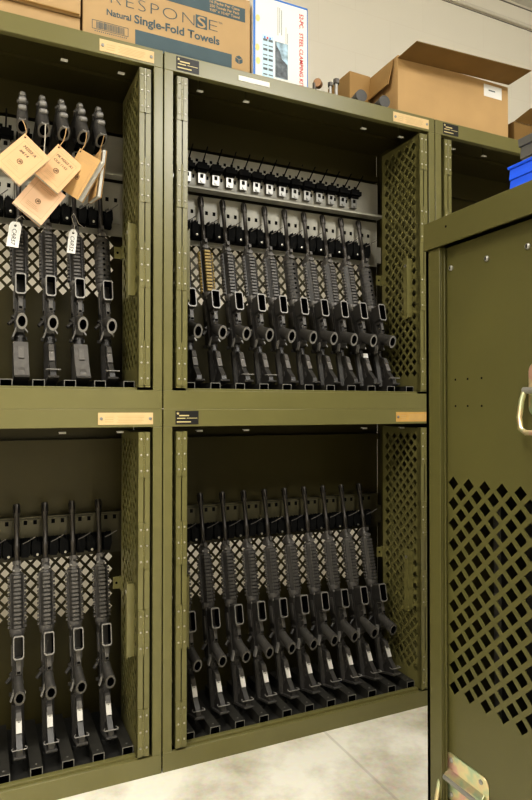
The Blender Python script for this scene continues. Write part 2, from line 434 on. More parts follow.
def tab_mesh():
    m = MB()
    m.box(-0.003, 0.0, -0.006, 0.028, -0.022, 0.022); m.box(-0.026, -0.003, 0.020, 0.023, -0.020, 0.020)
    m.lathe([(0.004,-0.001),(0.004,0.001)], 10, 1, (-0.015,0.0195,0), 'y')
    return m.mesh('latch_tab', [OLIVE, VOID])
def track_mesh():
    m = MB()
    m.box(0.01, W-0.01, 0.20, 0.215, H-0.016, H-0.005)
    m.box(0.01, W-0.01, 0.352, 0.378, 0.985, 1.01)
    return m.mesh('door_track', OLIVE_IN)
def catch_mesh(): return MB().box(-0.010, 0.010, 0, 0.012, -0.003, 0.0).box(-0.010,0.010,0.0,0.002,-0.006,0.0).box(-0.0015,0.0015,0.0105,0.012,0,0.062,1).mesh('catch', [PAGES, OLIVE_IN])
def tan_label_mesh(mt):
    m = MB().box(0, 0.165, -0.0012, 0, 0, 0.036)
    random.seed(3)
    for r in range(5):
        z = 0.007 + r*0.0045
        m.box(0.055+0.004*(r%2), 0.125+0.02*random.random(), -0.0014, -0.0012, z, z+0.0013, 1)
    for r in range(3): m.box(0.02, 0.045, -0.0014, -0.0012, 0.008+r*0.007, 0.0095+r*0.007, 1)
    for x in (0.009, 0.156): m.lathe([(0.0048,0),(0.0048,-0.002),(0.002,-0.003)], 12, 2, (x,-0.0012,0.018), 'y')
    return m.mesh('rating_label', [mt, LABEL_TX, SILVER])
def black_label_mesh():
    m = MB().box(0, 0.075, -0.0012, 0, 0, 0.042)
    st = []
    for k in range(10):
        a = math.pi/2 + k*math.pi/5; r = 0.0055 if k % 2 == 0 else 0.0024
        st.append((0.0075+r*math.cos(a), 0.034+r*math.sin(a)))
    m.prism(st, 'y', -0.0015, -0.0012, 1)
    for x0, x1, z, h in ((0.012,0.044,0.0255,0.004),(0.005,0.032,0.0175,0.003),(0.036,0.071,0.0185,0.0018),(0.004,0.05,0.006,0.0035)):
        m.box(x0, x1, -0.0015, -0.0012, z, z+h, 1)
    return m.mesh('maker_plate', [LABEL_K, GOLD])

def door(parent, mirror):
    me = M('door', door_mesh)
    if not mirror: o = link('door', me, parent, (0.0385, -0.004, 0))
    else:
        o = link('door', me, parent, (W-0.0385-0.037, -0.004, 0))
    for z in (0.141, 0.44, 0.70, 0.975): link('hinge', M('hinge', hinge_mesh), o, (0.0185, 0, z))
    if mirror:
        link('handle', M('handle', handle_mesh), o, (0, 0.050, 0.465))
        link('latch_tab', M('tab', tab_mesh), o, (0, 0.225, 0.53))
    else:
        h = link('handle', M('handle', handle_mesh), o, (0.037, 0.050, 0.465)); h.scale = (-1, 1, 1)
        h = link('latch_tab', M('tab', tab_mesh), o, (0.037, 0.225, 0.53)); h.scale = (-1, 1, 1)
    return o

def cabinet(x, z, label, upper, tan=LABEL_T, tanx=0.869, fit=True):
    t = thing('weapons_cabinet', label, 'cabinet', (x, 0, z), group=None)
    link('frame', M('frame', frame_mesh), t, bevel=0.0012)
    link('side_panel', M('side', side_mesh), t); link('side_panel', M('side', side_mesh), t, (W-0.0025, 0, 0))
    link('top_panel', M('top', top_mesh), t); link('floor_panel', M('flr', floor_mesh), t)
    link('back_panel', M('back', back_mesh), t)
    door(t, False); door(t, True)
    link('door_track', M('track', track_mesh), t)
    for cx in (0.135, 0.300, 0.775, 0.945): link('catch', M('catch', catch_mesh), t, (cx, 0.05, H-0.068))
    link('barrel_rail', M('rail%d' % upper, lambda: rail_mesh(upper)), t)
    if fit:
        link('floor_mat', M('mat', mat_mesh), t)
        for k in range(11): link('butt_channel', M('chan', channel_mesh), t, (CH0+SP*k, 0.034, 0.050))
        for k in range(10): link('barrel_saddle', M('sad', saddle_mesh), t, (SLOT0+SP*k, 0.300, 0.662))
        for k in range(10): link('butt_rest', M('rest', rest_mesh), t, (SLOT0+SP*k, BY+0.012, 0.050))
        if upper:
            link('peg_rail', M('peg_rail', pegrail_mesh), t)
            for k in range(15): link('pistol_peg', M('peg', peg_mesh), t, (PEG0+PEGSP*k, 0.331, 0.905))
    link('rating_label', M('tanlabel'+tan.name, lambda: tan_label_mesh(tan)), t, (tanx, -0.0001, H-0.047))
    link('maker_plate', M('blacklabel', black_label_mesh), t, (0.038, -0.0001, H-0.048))
    return t

XL, XM, XR = X0-PITCH, X0, X0+PITCH
cabinet(XL, 0, 'olive steel weapons cabinet at lower left on the concrete floor, holding carbines', False)
cM = cabinet(XM, 0, 'olive steel weapons cabinet at lower centre on the floor, with a brass-coloured label', False, LABEL_O, 0.878)
cabinet(XR, 0, 'olive steel weapons cabinet mostly hidden behind the near green cabinet, under the dark empty one', False, fit=False)
cabinet(XL, H, 'olive steel weapons cabinet at upper left, with pistols and buff booklets hanging inside', True)
cU = cabinet(XM, H, 'olive steel weapons cabinet at upper centre, carbines under a row of empty pegs', True)
link('white_label', MB().box(0, 0.112, -0.001, 0, 0, 0.016).mesh('white_label', WHITE), cU, (0.25, -0.0001, H-0.034))
cabinet(XR, H, 'dark empty olive steel weapons cabinet at upper right, partly behind the near green cabinet', True, fit=False)

# ------------------------------------------------------------------ carbines (butt at z=0, muzzle at z=.757, belly to -y)
def barrel_m():
    return MB().lathe([(0.0085,0.50),(0.0085,0.60),(0.0095,0.602),(0.0095,0.625),(0.0078,0.628),(0.0078,0.70),(0.0085,0.702),(0.0085,0.717)], 16).mesh('barrel', BARREL)
def hider_m():
    m = MB().lathe([(0.009,0.715),(0.011,0.719),(0.011,0.752),(0.0095,0.757),(0.004,0.757),(0.004,0.745)], 16)
    for k in range(6):
        a = math.pi/6 + k*math.pi/3
        m.box(-0.0014, 0.0014, -0.0116, -0.0105, 0.727, 0.750, 1); m.xform(Matrix.Rotation(a,4,'Z'), len(m.v)-8)
    return m.mesh('flash_hider', [BARREL, VOID])
def fsight_m():
    m = MB()
    m.lathe([(0.0125,0.532),(0.0135,0.535),(0.0135,0.552),(0.011,0.556),(0.011,0.572)], 14)
    m.prism([(0.008,0.534),(0.008,0.575),(0.05,0.553),(0.05,0.543)], 'x', -0.006, 0.006)
    m.box(-0.013, 0.013, -0.004, 0.004, 0.538, 0.548); m.box(-0.013, 0.013, -0.004, 0.004, 0.560, 0.570)
    m.box(-0.005, 0.005, -0.025, -0.008, 0.558, 0.572)
    m.box(-0.0075, 0.0075, -0.022, -0.012, 0.534, 0.548)
    m.lathe([(0.004,-0.013),(0.004,0.013)], 8, 1, (0,-0.017,0.541), 'x')
    return m.mesh('front_sight', [GUN_M, GUN_L])
def rail_hg_m(mt):
    m = MB()
    oc = [(0.0195*math.cos(math.pi/8+k*math.pi/4), 0.0195*math.sin(math.pi/8+k*math.pi/4)) for k in range(8)]
    m.prism(oc, 'z', 0.359, 0.530, 1)
    for q in range(4):
        st = len(m.v); mi = 2 if (mt is TAN) else 0
        m.box(-0.0075, 0.0075, -0.0222, -0.017, 0.361, 0.528, 1)
        for k in range(13):
            z = 0.3625 + k*0.0128
            hw = 0.0125 if q == 0 else 0.0105
            m.prism([(-hw+0.003,-0.0212),(-hw,-0.0240),(-hw+0.0025,-0.0280),(hw-0.0025,-0.0280),(hw,-0.0240),(hw-0.003,-0.0212)], 'z', z, z+0.0074, mi)
        m.xform(Matrix.Rotation(q*math.pi/2, 4, 'Z'), st)
    m.lathe([(0.020,0.528),(0.019,0.533),(0.013,0.535)], 14)
    return m.mesh('handguard', [GUN_M, GUN, mt])
def round_hg_m():
    m = MB()
    prof = [(0.022,0.359)]
    for k in range(12):
        z = 0.362 + k*0.0135
        prof += [(0.0262,z),(0.0268,z+0.009),(0.0245,z+0.0095),(0.0245,z+0.0125)]
    prof += [(0.026,0.526),(0.018,0.531)]
    m.lathe(prof, 20)
    for k in range(7):
        z = 0.385 + k*0.02
        m.lathe([(0.004,0),(0.004,-0.002)], 10, 1, (0,-0.0262,z), 'y')
    return m.mesh('handguard', [GUN_D, VOID])
def ring_m():
    return MB().lathe([(0.016,0.333),(0.021,0.338),(0.0225,0.346),(0.0245,0.356),(0.0235,0.360)], 18).mesh('delta_ring', GUN_M)
def upper_m():
    m = MB()
    m.prism([(-0.012,0.165),(-0.012,0.336),(0.024,0.336),(0.030,0.320),(0.030,0.172),(0.020,0.165)], 'x', -0.0155, 0.0155)
    m.prism([(0.026,0.200),(0.034,0.200),(0.034,0.33),(0.026,0.33)], 'x', -0.0105, 0.0105)
    for k in range(12): m.box(-0.0105, 0.0105, 0.034, 0.037, 0.205+k*0.0102, 0.2105+k*0.0102)
    m.box(-0.0185, -0.015, -0.006, 0.012, 0.250, 0.312, 1)                # ejection-port cover
    m.tube((-0.012,0.006,0.222), (-0.033,0.002,0.200), 0.0075, 0.006, 10) # forward assist
    m.prism([(-0.012,0.236),(-0.026,0.226),(-0.012,0.214)], 'y', -0.006, 0.012)
    m.box(-0.024, 0.024, 0.022, 0.027, 0.157, 0.168)                      # charging handle
    return m.mesh('upper_receiver', [GUN, GUN_M])
def lower_m():
    m = MB()
    m.prism([(-0.012,0.160),(-0.012,0.345),(-0.03,0.345),(-0.035,0.34),(-0.035,0.26),(-0.040,0.205),(-0.040,0.178),(-0.030,0.165)], 'x', -0.0115, 0.0115)
    m.lathe([(0.0045,-0.0145),(0.0045,0.0145)], 10, 1, (0,-0.016,0.336), 'x')
    m.lathe([(0.0045,-0.0145),(0.0045,0.0145)], 10, 1, (0,-0.016,0.178), 'x')
    m.box(0.0115, 0.0165, -0.030, -0.018, 0.245, 0.275)                  # bolt catch
    m.lathe([(0.005,0.011),(0.005,0.0165)], 10, 1, (0,-0.022,0.200), 'x')
    m.prism([(0.0115,0.188),(0.024,0.170),(0.022,0.165),(0.0115,0.18)], 'y', -0.024, -0.018, 1)
    m.prism([(-0.0115,0.185),(-0.024,0.150),(-0.020,0.147),(-0.0115,0.17)], 'y', -0.03, -0.012, 1)
    return m.mesh('lower_receiver', [GUN, GUN_L])
def well_m():
    m = MB()
    o = [(-0.0150,0.281),(-0.0100,0.275),(0.0100,0.275),(0.0150,0.281),(0.0150,0.338),(0.0115,0.343),(-0.0115,0.343),(-0.0150,0.338)]
    i = [(-0.0125,0.283),(-0.0080,0.2785),(0.0080,0.2785),(0.0125,0.283),(0.0125,0.337),(0.0092,0.3395),(-0.0092,0.3395),(-0.0125,0.337)]
    m.frame_prism(o, i, 'y', -0.074, -0.030, 0, 1)
    o2 = [(x*1.06, z+(0.0012 if z > .3 else -0.0012)) for x, z in o]
    m.frame_prism(o2, i, 'y', -0.0765, -0.073, 2, 1)
    m.prism(i, 'y', -0.034, -0.030, 1)
    return m.mesh('magazine_well', [GUN, VOID, GUN_L])
def guard_m():
    m = MB(); o = 0.010
    m.prism([(-0.056,0.268+o),(-0.060,0.264+o),(-0.062,0.220+o),(-0.056,0.212+o),(-0.0525,0.214+o),(-0.058,0.222+o),(-0.0565,0.260+o),(-0.0525,0.264+o)], 'x', -0.0062, 0.0062)
    m.box(-0.0045, 0.0045, -0.0645, -0.061, 0.222+o, 0.228+o, 1)
    m.box(-0.0085, 0.0085, -0.060, -0.034, 0.268, 0.279)
    return m.mesh('trigger_guard', [GUN_M, VOID])
def trigger_m():
    return MB().path([(0,-0.034,0.246),(0,-0.044,0.250),(0,-0.053,0.245)], 0.003, 8).mesh('trigger', GUN_M)
def grip_m(wide):
    m = MB(); n = 18
    A = Vector((0,-0.034,0.214)); B = Vector((0,-0.112,0.170))
    d = (B-A).normalized(); u = Vector((1,0,0)); w = d.cross(u)
    rings = []
    for t, a, b_ in ((0,0.0125,0.020),(0.12,0.0145,0.022),(0.3,0.0140,0.0205),(0.55,0.0148,0.0215),(0.85,0.0158,0.0240),(1.0,0.0160,0.0250)):
        c = A.lerp(B, t); rings.append([c + u*math.cos(2*math.pi*k/n)*a + w*math.sin(2*math.pi*k/n)*b_ for k in range(n)])
    for sc, t, k_ in ((0.66,1.0,1),(0.60,0.72,1)):
        c = A.lerp(B, t); rings.append([c + u*math.cos(2*math.pi*k/n)*0.0160*sc + w*math.sin(2*math.pi*k/n)*0.0250*sc for k in range(n)])
    vs = [v for r in rings for v in r]; o = len(m.v)
    m.v += [tuple(v) for v in vs]
    for j in range(len(rings)-1):
        for k in range(n):
            m.f.append((j*n+k, j*n+(k+1)%n, (j+1)*n+(k+1)%n, (j+1)*n+k))
            m.m.append(1 if j == 6 else (2 if j == 5 else 0))
    m.f.append(tuple(range(7*n, 8*n))); m.m.append(1)
    m.f.append(tuple(range(n))); m.m.append(0)
    return m.mesh('pistol_grip', [GUN_D, VOID, GUN_L if wide else GUN_M])
def buffer_m():
    m = MB().lathe([(0.0155,0.01),(0.0155,0.150),(0.018,0.152),(0.018,0.162),(0.0155,0.166)], 16)
    m.box(-0.005, 0.005, -0.021, -0.012, 0.03, 0.15)
    return m.mesh('buffer_tube', GUN)
def stock_m(wide):
    m = MB(); s = 1.0
    # sleeve around the tube
    oc = [(0.020*math.cos(math.pi/8+k*math.pi/4), 0.020*math.sin(math.pi/8+k*math.pi/4)) for k in range(8)]
    m.prism(oc, 'z', 0.006, 0.138)
    # lower strut and web
    m.prism([(-0.016,0.128),(-0.030,0.132),(-0.044,0.120),(-0.060,0.060),(-0.088,0.022),(-0.088,0.006),(-0.016,0.006),(-0.016,0.03),(-0.045,0.045),(-0.036,0.09),(-0.016,0.1)], 'x', -0.0085, 0.0085)
    for q in range(4): m.box(-0.0088, 0.0088, -0.030-q*0.003, -0.028-q*0.003, 0.112-q*0.02, 0.119-q*0.02, 1)
    # adjustment lever
    m.prism([(-0.040,0.126),(-0.050,0.120),(-0.058,0.098),(-0.050,0.098)], 'x', -0.0075, 0.0075, 1)
    if wide:
        m.prism([(-0.092,0.006),(-0.066,0.062),(-0.050,0.126),(0.020,0.138),(0.022,0.006)], 'x', -0.0215, 0.0215)
    return m.mesh('stock', [GUN_M if wide else GUN, GUN_M])
def butt_m(wide):
    w = 0.022 if wide else 0.0165
    m = MB().prism([(0.022,0.0),(0.022,0.007),(-0.094,0.007),(-0.098,0.004),(-0.096,0.0)], 'x', -w, w)
    for k in range(9): m.box(-w*0.9, w*0.9, 0.012-k*0.012, 0.016-k*0.012, -0.0012, 0.0)
    return m.mesh('butt_plate', GUN_D)
def loop_m():
    m = MB()
    m.path([(-0.017,-0.078,0.03),(-0.022,-0.088,0.028),(-0.020,-0.096,0.026),(0.020,-0.096,0.026),(0.022,-0.088,0.028),(0.017,-0.078,0.03)], 0.0019, 8)
    return m.mesh('sling_loop', GUN_L)
def plate_m(mt, wide):
    m = MB()
    y0, z0, y1, z1 = (-0.0535, 0.110, -0.067, 0.068) if wide else (-0.0505, 0.104, -0.0620, 0.064)
    w = 0.0082
    m.prism([(y0-0.002,z0),(y0+0.003,z0),(y1+0.003,z1),(y1-0.002,z1)], 'x', -w, w)
    m.lathe([(0.003,0),(0.003,-0.002)], 8, 1, (0,y0-0.0035,z0-0.012), 'y')
    return m.mesh('stock_plate', [mt, GUN_L])

def carbine(xc, zc, label, cat='rifle', group=None, hg='rail', wide=False, white=True, loop=True, yaw=0.0, cab=0):
    t = thing('carbine', label, cat, (xc, BY, zc+BZ-(0.013 if cab else 0)), (-LEAN+yaw*0.1, 0, R(yaw)), group)
    t.scale = (0.975, 0.975, 0.975)
    link('barrel', M('barrel', barrel_m), t); link('flash_hider', M('hider', hider_m), t)
    link('front_sight', M('fs', fsight_m), t)
    if hg == 'round': link('handguard', M('hgr', round_hg_m), t)
    elif hg == 'tan':
        h = link('handguard', M('hgt', lambda: rail_hg_m(TAN)), t); h['label'] = 'handguard with tan rail covers'
    else: link('handguard', M('hg', lambda: rail_hg_m(GUN_D)), t)
    link('delta_ring', M('ring', ring_m), t); link('upper_receiver', M('ur', upper_m), t)
    link('lower_receiver', M('lr', lower_m), t); link('magazine_well', M('mw', well_m), t)
    link('trigger_guard', M('tg', guard_m), t); link('trigger', M('tr', trigger_m), t)
    link('pistol_grip', M('pg%d' % cab, lambda: grip_m(cab)), t)
    link('buffer_tube', M('bt', buffer_m), t)
    st = link('stock', M('st%d' % wide, lambda: stock_m(wide)), t)
    link('butt_plate', M('bp%d' % wide, lambda: butt_m(wide)), st)
    if loop: link('sling_loop', M('loop', loop_m), st)
    p = link('stock_plate', M('pl%d%d' % (white, wide), lambda: plate_m(PLATE_W if white else PLATE_G, wide)), st)
    if white: p['label'] = 'white barcode plate'
    return t

ORD = ['first','second','third','fourth','fifth','sixth','seventh','eighth','ninth','tenth']
def sx(x, k): return x + SLOT0 + SP*k
# upper centre
for k in range(10):
    if k == 0: lab = 'black carbine half hidden behind the padlock in the upper centre cabinet'
    elif k == 1: lab = 'black carbine with tan handguard rail covers in the upper centre cabinet'
    elif k == 5: lab = 'black carbine with round holed handguard amid railed ones, upper centre cabinet'
    elif k == 8: lab = 'black carbine with a small white sticker on its stock, upper centre cabinet'
    elif k == 9: lab = 'black carbine with round handguard nearest the perforated right door of the upper centre cabinet'
    else: lab = 'black railed carbine, %s right of the tan-railed one in the upper centre cabinet' % {2:'first',3:'second',4:'third',6:'fifth',7:'sixth'}[k]
    c = carbine(sx(XM,k), H, lab, group='carbines in the upper centre cabinet', hg='tan' if k == 1 else ('round' if k in (5,9) else 'rail'), white=False, loop=(k in (2,3,9)), cab=1)
    if k == 8:
        for ch in c.children:
            if ch.name.startswith('stock'):
                link('sticker', MB().box(-0.011,0.011,-0.046,-0.0445,0.122,0.140).mesh('sticker', WHITE), ch)
# lower centre
for k in range(10):
    if k == 0: lab = 'black carbine almost hidden behind the left door edge of the lower centre cabinet'
    else: lab = 'black carbine in the lower centre cabinet, %s fully visible one from its left' % ORD[k-1]
    if k == 9: lab = 'black carbine nearest the perforated right door of the lower centre cabinet'
    carbine(sx(XM,k), 0, lab, group='carbines in the lower centre cabinet')
# lower left
for k in range(5, 10):
    lab = {5:'black carbine cut by the left edge of the photo in the lower left cabinet', 6:'black carbine in the lower left cabinet, leftmost of the four whole ones',
           7:'black carbine in the lower left cabinet, second of the four whole ones', 8:'black carbine in the lower left cabinet, third of the four whole ones',
           9:'black carbine in the lower left cabinet nearest its perforated right door'}[k]
    carbine(sx(XL,k), 0, lab, group='carbines in the lower left cabinet')
# upper left
for k in range(5, 10):
    lab = {5:'black carbine cut by the left edge of the photo in the upper left cabinet', 6:'black broad-stocked carbine with the wider white tag in the upper left cabinet',
           7:'black carbine with narrow stock between the two tagged ones in the upper left cabinet', 8:'black carbine with broad stock and narrow white tag in the upper left cabinet',
           9:'black carbine with round holed handguard nearest the right door of the upper left cabinet'}[k]
    carbine(sx(XL,k), H, lab, group='carbines in the upper left cabinet', hg='round' if k == 9 else 'rail', wide=k in (6,8), white=False, loop=k in (7,9), cab=1)

# ------------------------------------------------------------------ tags on two carbines
def wire_tag(x, y, z, w, h, body, tilt, label, pts):
    t = thing('hang_tag', label, 'tag', (x, y, z), (R(-8), R(tilt), R(-12)), 'white tags tied to carbines')
    m = MB().prism([(-w/2,-h),(w/2,-h),(w/2,-0.012),(w/2-0.008,0),(-w/2+0.008,0),(-w/2,-0.012)], 'y', -0.0008, 0)
    m.lathe([(0.0036,-0.0002),(0.0036,-0.001)], 12, 1, (0,0,-0.013), 'y')
    card = link('card', m.mesh('card', [WHITE, VOID]), t)
    me = text_mesh(body, 0.0175, INK, 0.0, 0.25)
    link('handwriting', me, card, (-0.006, -0.0015, -0.022), (R(90), R(90), 0))
    link('wire', MB().path(pts, 0.0009, 6).mesh('wire', STRINGW), t)
    return t
wire_tag(sx(XL,6)-0.012, 0.198, H+0.582, 0.036, 0.083, 'CAR57', 6, 'white tag hanging left of the booklets on a broad-stocked carbine', [(0,-0.001,-0.013),(0.002,0.0,0.01),(0.012,0.014,0.03),(0.02,0.03,0.025)])
wire_tag(sx(XL,8)-0.014, 0.198, H+0.580, 0.026, 0.082, 'CAR52', 5, 'narrow white tag on a twisted white wire, below the edge-on booklet', [(0,-0.001,-0.013),(0.002,0,0.01),(-0.012,0.005,0.045),(-0.006,0.01,0.06),(0.012,0.02,0.03),(0.028,0.035,0.026)])

# padlock on the left door of the upper centre cabinet
t = thing('padlock', 'silver padlock hanging on the left door handle of the upper centre cabinet', 'padlock', (XM+0.087, 0.075, H+0.345))
link('body', MB().box(-0.008,0.008,-0.018,0.018,-0.075,-0.022).mesh('body', SILVER), t, bevel=0.002)
link('shackle', MB().path([(0,-0.012,-0.024),(0,-0.012,0.002),(0,-0.009,0.010),(0,0,0.014),(0,0.009,0.010),(0,0.012,0.002),(0,0.012,-0.024)], 0.0035, 10).mesh('shackle', SILVER), t)

# ------------------------------------------------------------------ pistols
def slide_m():
    m = MB()
    m.prism([(-0.011,-0.010),(0.011,-0.010),(0.0128,0.004),(0.010,0.016),(-0.010,0.016),(-0.0128,0.004)], 'y', 0.004, 0.185)
    for k in range(6):
        for s in (-1,1): m.box(s*0.0125-0.0008, s*0.0125+0.0008, 0.012+k*0.004, 0.014+k*0.004, -0.006, 0.010)
    m.box(-0.008, -0.004, 0.006, 0.012, 0.016, 0.021); m.box(0.004, 0.008, 0.006, 0.012, 0.016, 0.021)
    m.lathe([(0.004,-0.017),(0.0055,-0.014),(0.0055,0.014),(0.004,0.017)], 10, 0, (0,0.015,0.002), 'x')
    return m.mesh('slide', GUN_M)
def hammer_m():
    m = MB()
    m.lathe([(0.003,-0.010),(0.009,-0.006),(0.010,0.0),(0.009,0.006),(0.003,0.010)], 14, 0, (0,-0.002,0.013), 'x')
    m.box(-0.004,0.004,-0.004,0.008,-0.006,0.012)
    return m.mesh('hammer', GUN_L)
def pframe_m():
    m = MB()
    m.prism([(-0.010,-0.012),(0.16,-0.012),(0.16,-0.022),(0.05,-0.026),(0.0,-0.026)], 'x', -0.0115, 0.0115)
    m.lathe([(0.004,-0.012),(0.010,-0.009),(0.0125,0),(0.010,0.009),(0.004,0.012)], 14, 1, (0,-0.010,-0.020), 'x')   # tang
    m.path([(0,0.055,-0.024),(0,0.058,-0.045),(0,0.075,-0.056),(0,0.095,-0.048),(0,0.100,-0.022)], 0.0035, 8)
    m.path([(0,0.072,-0.026),(0,0.070,-0.036),(0,0.074,-0.045)], 0.0025, 6)
    return m.mesh('frame', [GUN, GUN_L])
def pgrip_m():
    m = MB(); n = 16; rings = []
    for t, hw, y0, y1 in ((0,0.0125,-0.004,0.050),(0.15,0.0150,-0.002,0.047),(0.4,0.0165,-0.012,0.040),(0.75,0.0165,-0.020,0.034),(1.0,0.0172,-0.026,0.033)):
        z = -0.022 - 0.092*t; cy = (y0+y1)/2; hl = (y1-y0)/2
        rings.append([(hw*abs(math.cos(a))**0.7*math.copysign(1,math.cos(a)), cy+hl*abs(math.sin(a))**0.7*math.copysign(1,math.sin(a)), z) for a in [2*math.pi*k/n for k in range(n)]])
    cy, hl, z = 0.0035, 0.0295, -0.114
    for sc, dz in ((0.70, 0.0), (0.62, 0.035)):
        rings.append([(0.0172*sc*math.cos(a), cy+hl*sc*math.sin(a), z+dz) for a in [2*math.pi*k/n for k in range(n)]])
    m.v = [v for r in rings for v in r]
    for j in range(len(rings)-1):
        for k in range(n):
            m.f.append((j*n+k, j*n+(k+1)%n, (j+1)*n+(k+1)%n, (j+1)*n+k)); m.m.append(1 if j == 5 else (2 if j == 4 else 0))
    m.f.append(tuple(range(6*n,7*n))); m.m.append(1); m.f.append(tuple(range(n))); m.m.append(0)
    return m.mesh('grip', [GUN_D, VOID, GUN_L])
def lanyard_m():
    return MB().path([(-0.008,-0.024,-0.112),(-0.008,-0.030,-0.122),(0,-0.032,-0.126),(0.008,-0.030,-0.122),(0.008,-0.024,-0.112)], 0.0018, 8).mesh('lanyard_loop', GUN_L)
def mainspring_m():
    m = MB().lathe([(0.004,-0.013),(0.0085,-0.009),(0.0095,0),(0.0085,0.009),(0.004,0.013)], 12, 0, (0,-0.016,-0.058), 'x')
    return m.mesh('backstrap', GUN_L)
PX = [PEG0+PEGSP*k for k in range(10, 15)]
PB = []
TILT = R(24)
plab = ['leftmost black pistol hanging on a peg above the first buff booklet', 'black pistol on a peg above the gap between the two front booklets', 'middle black pistol of five on pegs in the upper left cabinet',
        'black pistol on a peg above the angled ochre booklet', 'rightmost black pistol of five on pegs, above the edge-on booklet']
for i, px in enumerate(PX):
    loc = (XL+px-0.014+0.001*i, 0.155, H+0.953)
    t = thing('pistol', plab[i], 'pistol', loc, (-TILT, 0, R((-3, 2, 4, 6, 3)[i])), 'pistols hanging on pegs')
    link('slide', M('p_sl', slide_m), t); link('hammer', M('p_h', hammer_m), t); link('frame', M('p_f', pframe_m), t)
    g = link('grip', M('p_g', pgrip_m), t); link('lanyard_loop', M('p_l', lanyard_m), g); link('backstrap', M('p_b', mainspring_m), g)
    Mx = Matrix.Translation(loc) @ Matrix.Rotation(t.rotation_euler.z, 4, 'Z') @ Matrix.Rotation(-TILT, 4, 'X')
    PB.append(Mx @ Vector((0, -0.031, -0.126)))

# ------------------------------------------------------------------ booklets
def booklet(hole, rz, tilt_z, w, h, cover, label, tie, lines=(), th=0.010, fan=0.0):
    """hole: world point of the punched corner; booklet lies in its local x-z plane, front to -y, hole at top left corner."""
    t = thing('record_booklet', label, 'booklet', hole, (R(-6), R(rz), R(tilt_z)), 'record booklets hanging from the pistols')
    a = 0.008
    x0, x1, z1, z0 = -a, w-a, a, -h+a
    m = MB().box(x0, x1, -0.0008, 0, z0, z1)
    m.box(x0, x0+0.001, 0, th, z0, z1)
    m.lathe([(0.003,-0.0012),(0.003,0.0)], 12, 1, (0,0,0), 'y')
    cv = link('cover', m.mesh('cover', [cover, VOID]), t)
    r = MB()
    bx0, bx1, bz0, bz1 = x0+0.014, x1-0.012, z0+0.014, z1-0.018
    for (p, q, s_, u_) in ((bx0,bx1,bz1,bz1+0.0007),(bx0,bx1,bz0,bz0+0.0007),(bx0,bx0+0.0007,bz0,bz1),(bx1,bx1+0.0007,bz0,bz1)):
        r.box(p, q, -0.0011, -0.0008, s_, u_)
    for k, (p, q) in enumerate(((0.22,0.78),(0.3,0.7))):
        r.box(x0+w*p, x0+w*q, -0.0011, -0.0008, bz1-0.008-k*0.005, bz1-0.0072-k*0.005)
    for k in range(3): r.box(x0+w*0.25, x0+w*(0.7-0.06*k), -0.0011, -0.0008, bz0+0.012+k*0.005, bz0+0.0127+k*0.005)
    # round seal
    cx, cz = x0+w*0.5, z0+h*0.42
    ring_o = [(cx+0.0085*math.cos(2*math.pi*k/16), cz+0.0085*math.sin(2*math.pi*k/16)) for k in range(16)]
    ring_i = [(cx+0.0062*math.cos(2*math.pi*k/16), cz+0.0062*math.sin(2*math.pi*k/16)) for k in range(16)]
    r.frame_prism(ring_o, ring_i, 'y', -0.0011, -0.0008, 1)
    r.prism([(cx-0.004,cz-0.004),(cx+0.004,cz-0.002),(cx+0.005,cz+0.003),(cx,cz+0.005),(cx-0.004,cz+0.001)], 'y', -0.0011, -0.0008, 1)
    link('print', r.mesh('print', [RULE, INKSEAL]), cv)
    for k, (body, size, fx, fz) in enumerate(lines):
        link('handwriting', text_mesh(body, size, INK, 0.0, 0.2), cv, (x0+w*fx, -0.0014, z1-h*fz), (R(90), 0, 0))
    pg = MB()
    nl = 5
    for k in range(nl):
        y0 = 0.0006 + (th-0.0016)*k/nl; y1 = 0.0006 + (th-0.0016)*(k+0.8)/nl
        pg.box(x0+0.0015, x1-0.0005-0.0006*(k%2), y0, y1, z0+0.0008+0.0005*(k%2), z1-0.001)
    if fan: 
        pg.xform(Matrix.Translation((x0,0,0)) @ Matrix.Rotation(R(fan),4,'Z') @ Matrix.Translation((-x0,0,0)))
    link('pages', pg.mesh('pages', PAGES), t)
    bc = MB().box(x0, x1, th-0.0008, th, z0, z1)
    if fan: bc.xform(Matrix.Translation((x0,0,0)) @ Matrix.Rotation(R(fan*1.4),4,'Z') @ Matrix.Translation((-x0,0,0)))
    link('back_cover', bc.mesh('back_cover', cover), t)
    # string in local space up to the pistol's lanyard loop
    Rm = Matrix.Translation(hole) @ Matrix.Rotation(R(tilt_z),4,'Z') @ Matrix.Rotation(R(rz),4,'Y') @ Matrix.Rotation(R(-6),4,'X')
    inv = Rm.inverted()
    P0, P1 = Vector(hole), Vector(tie)
    pts = [inv @ (P0+Vector((0,-0.002,0)))]
    for f, dx in ((0.35,0.006),(0.7,0.004)): pts.append(inv @ (P0.lerp(P1, f)+Vector((dx,-0.003,0))))
    pts.append(inv @ P1)
    link('string', MB().path(pts, 0.0016, 6).mesh('string', STRING if cover is not BUFF2 else STRINGW), t)
    return t
booklet((0.113, 0.052, 1.906), 41, 0, 0.094, 0.130, BUFF, 'buff booklet hanging furthest left from the first pistol, handwritten on its cover', PB[0], (('M203 A', 0.0135, 0.24, 0.27), ('#614', 0.0135, 0.26, 0.40)))
booklet((0.211, 0.094, 1.910), 37, 3, 0.093, 0.127, BUFF, 'buff booklet hanging from the middle pistol, overlapping the ochre one', PB[2], (('PR M203 A1', 0.0115, 0.18, 0.27), ('CL# 1152', 0.0115, 0.20, 0.40)))
booklet((0.157, 0.118, 1.820), 35, 2, 0.099, 0.128, BUFF2, 'pinkish buff booklet without handwriting, hanging lowest behind two others', PB[1], (), fan=5)
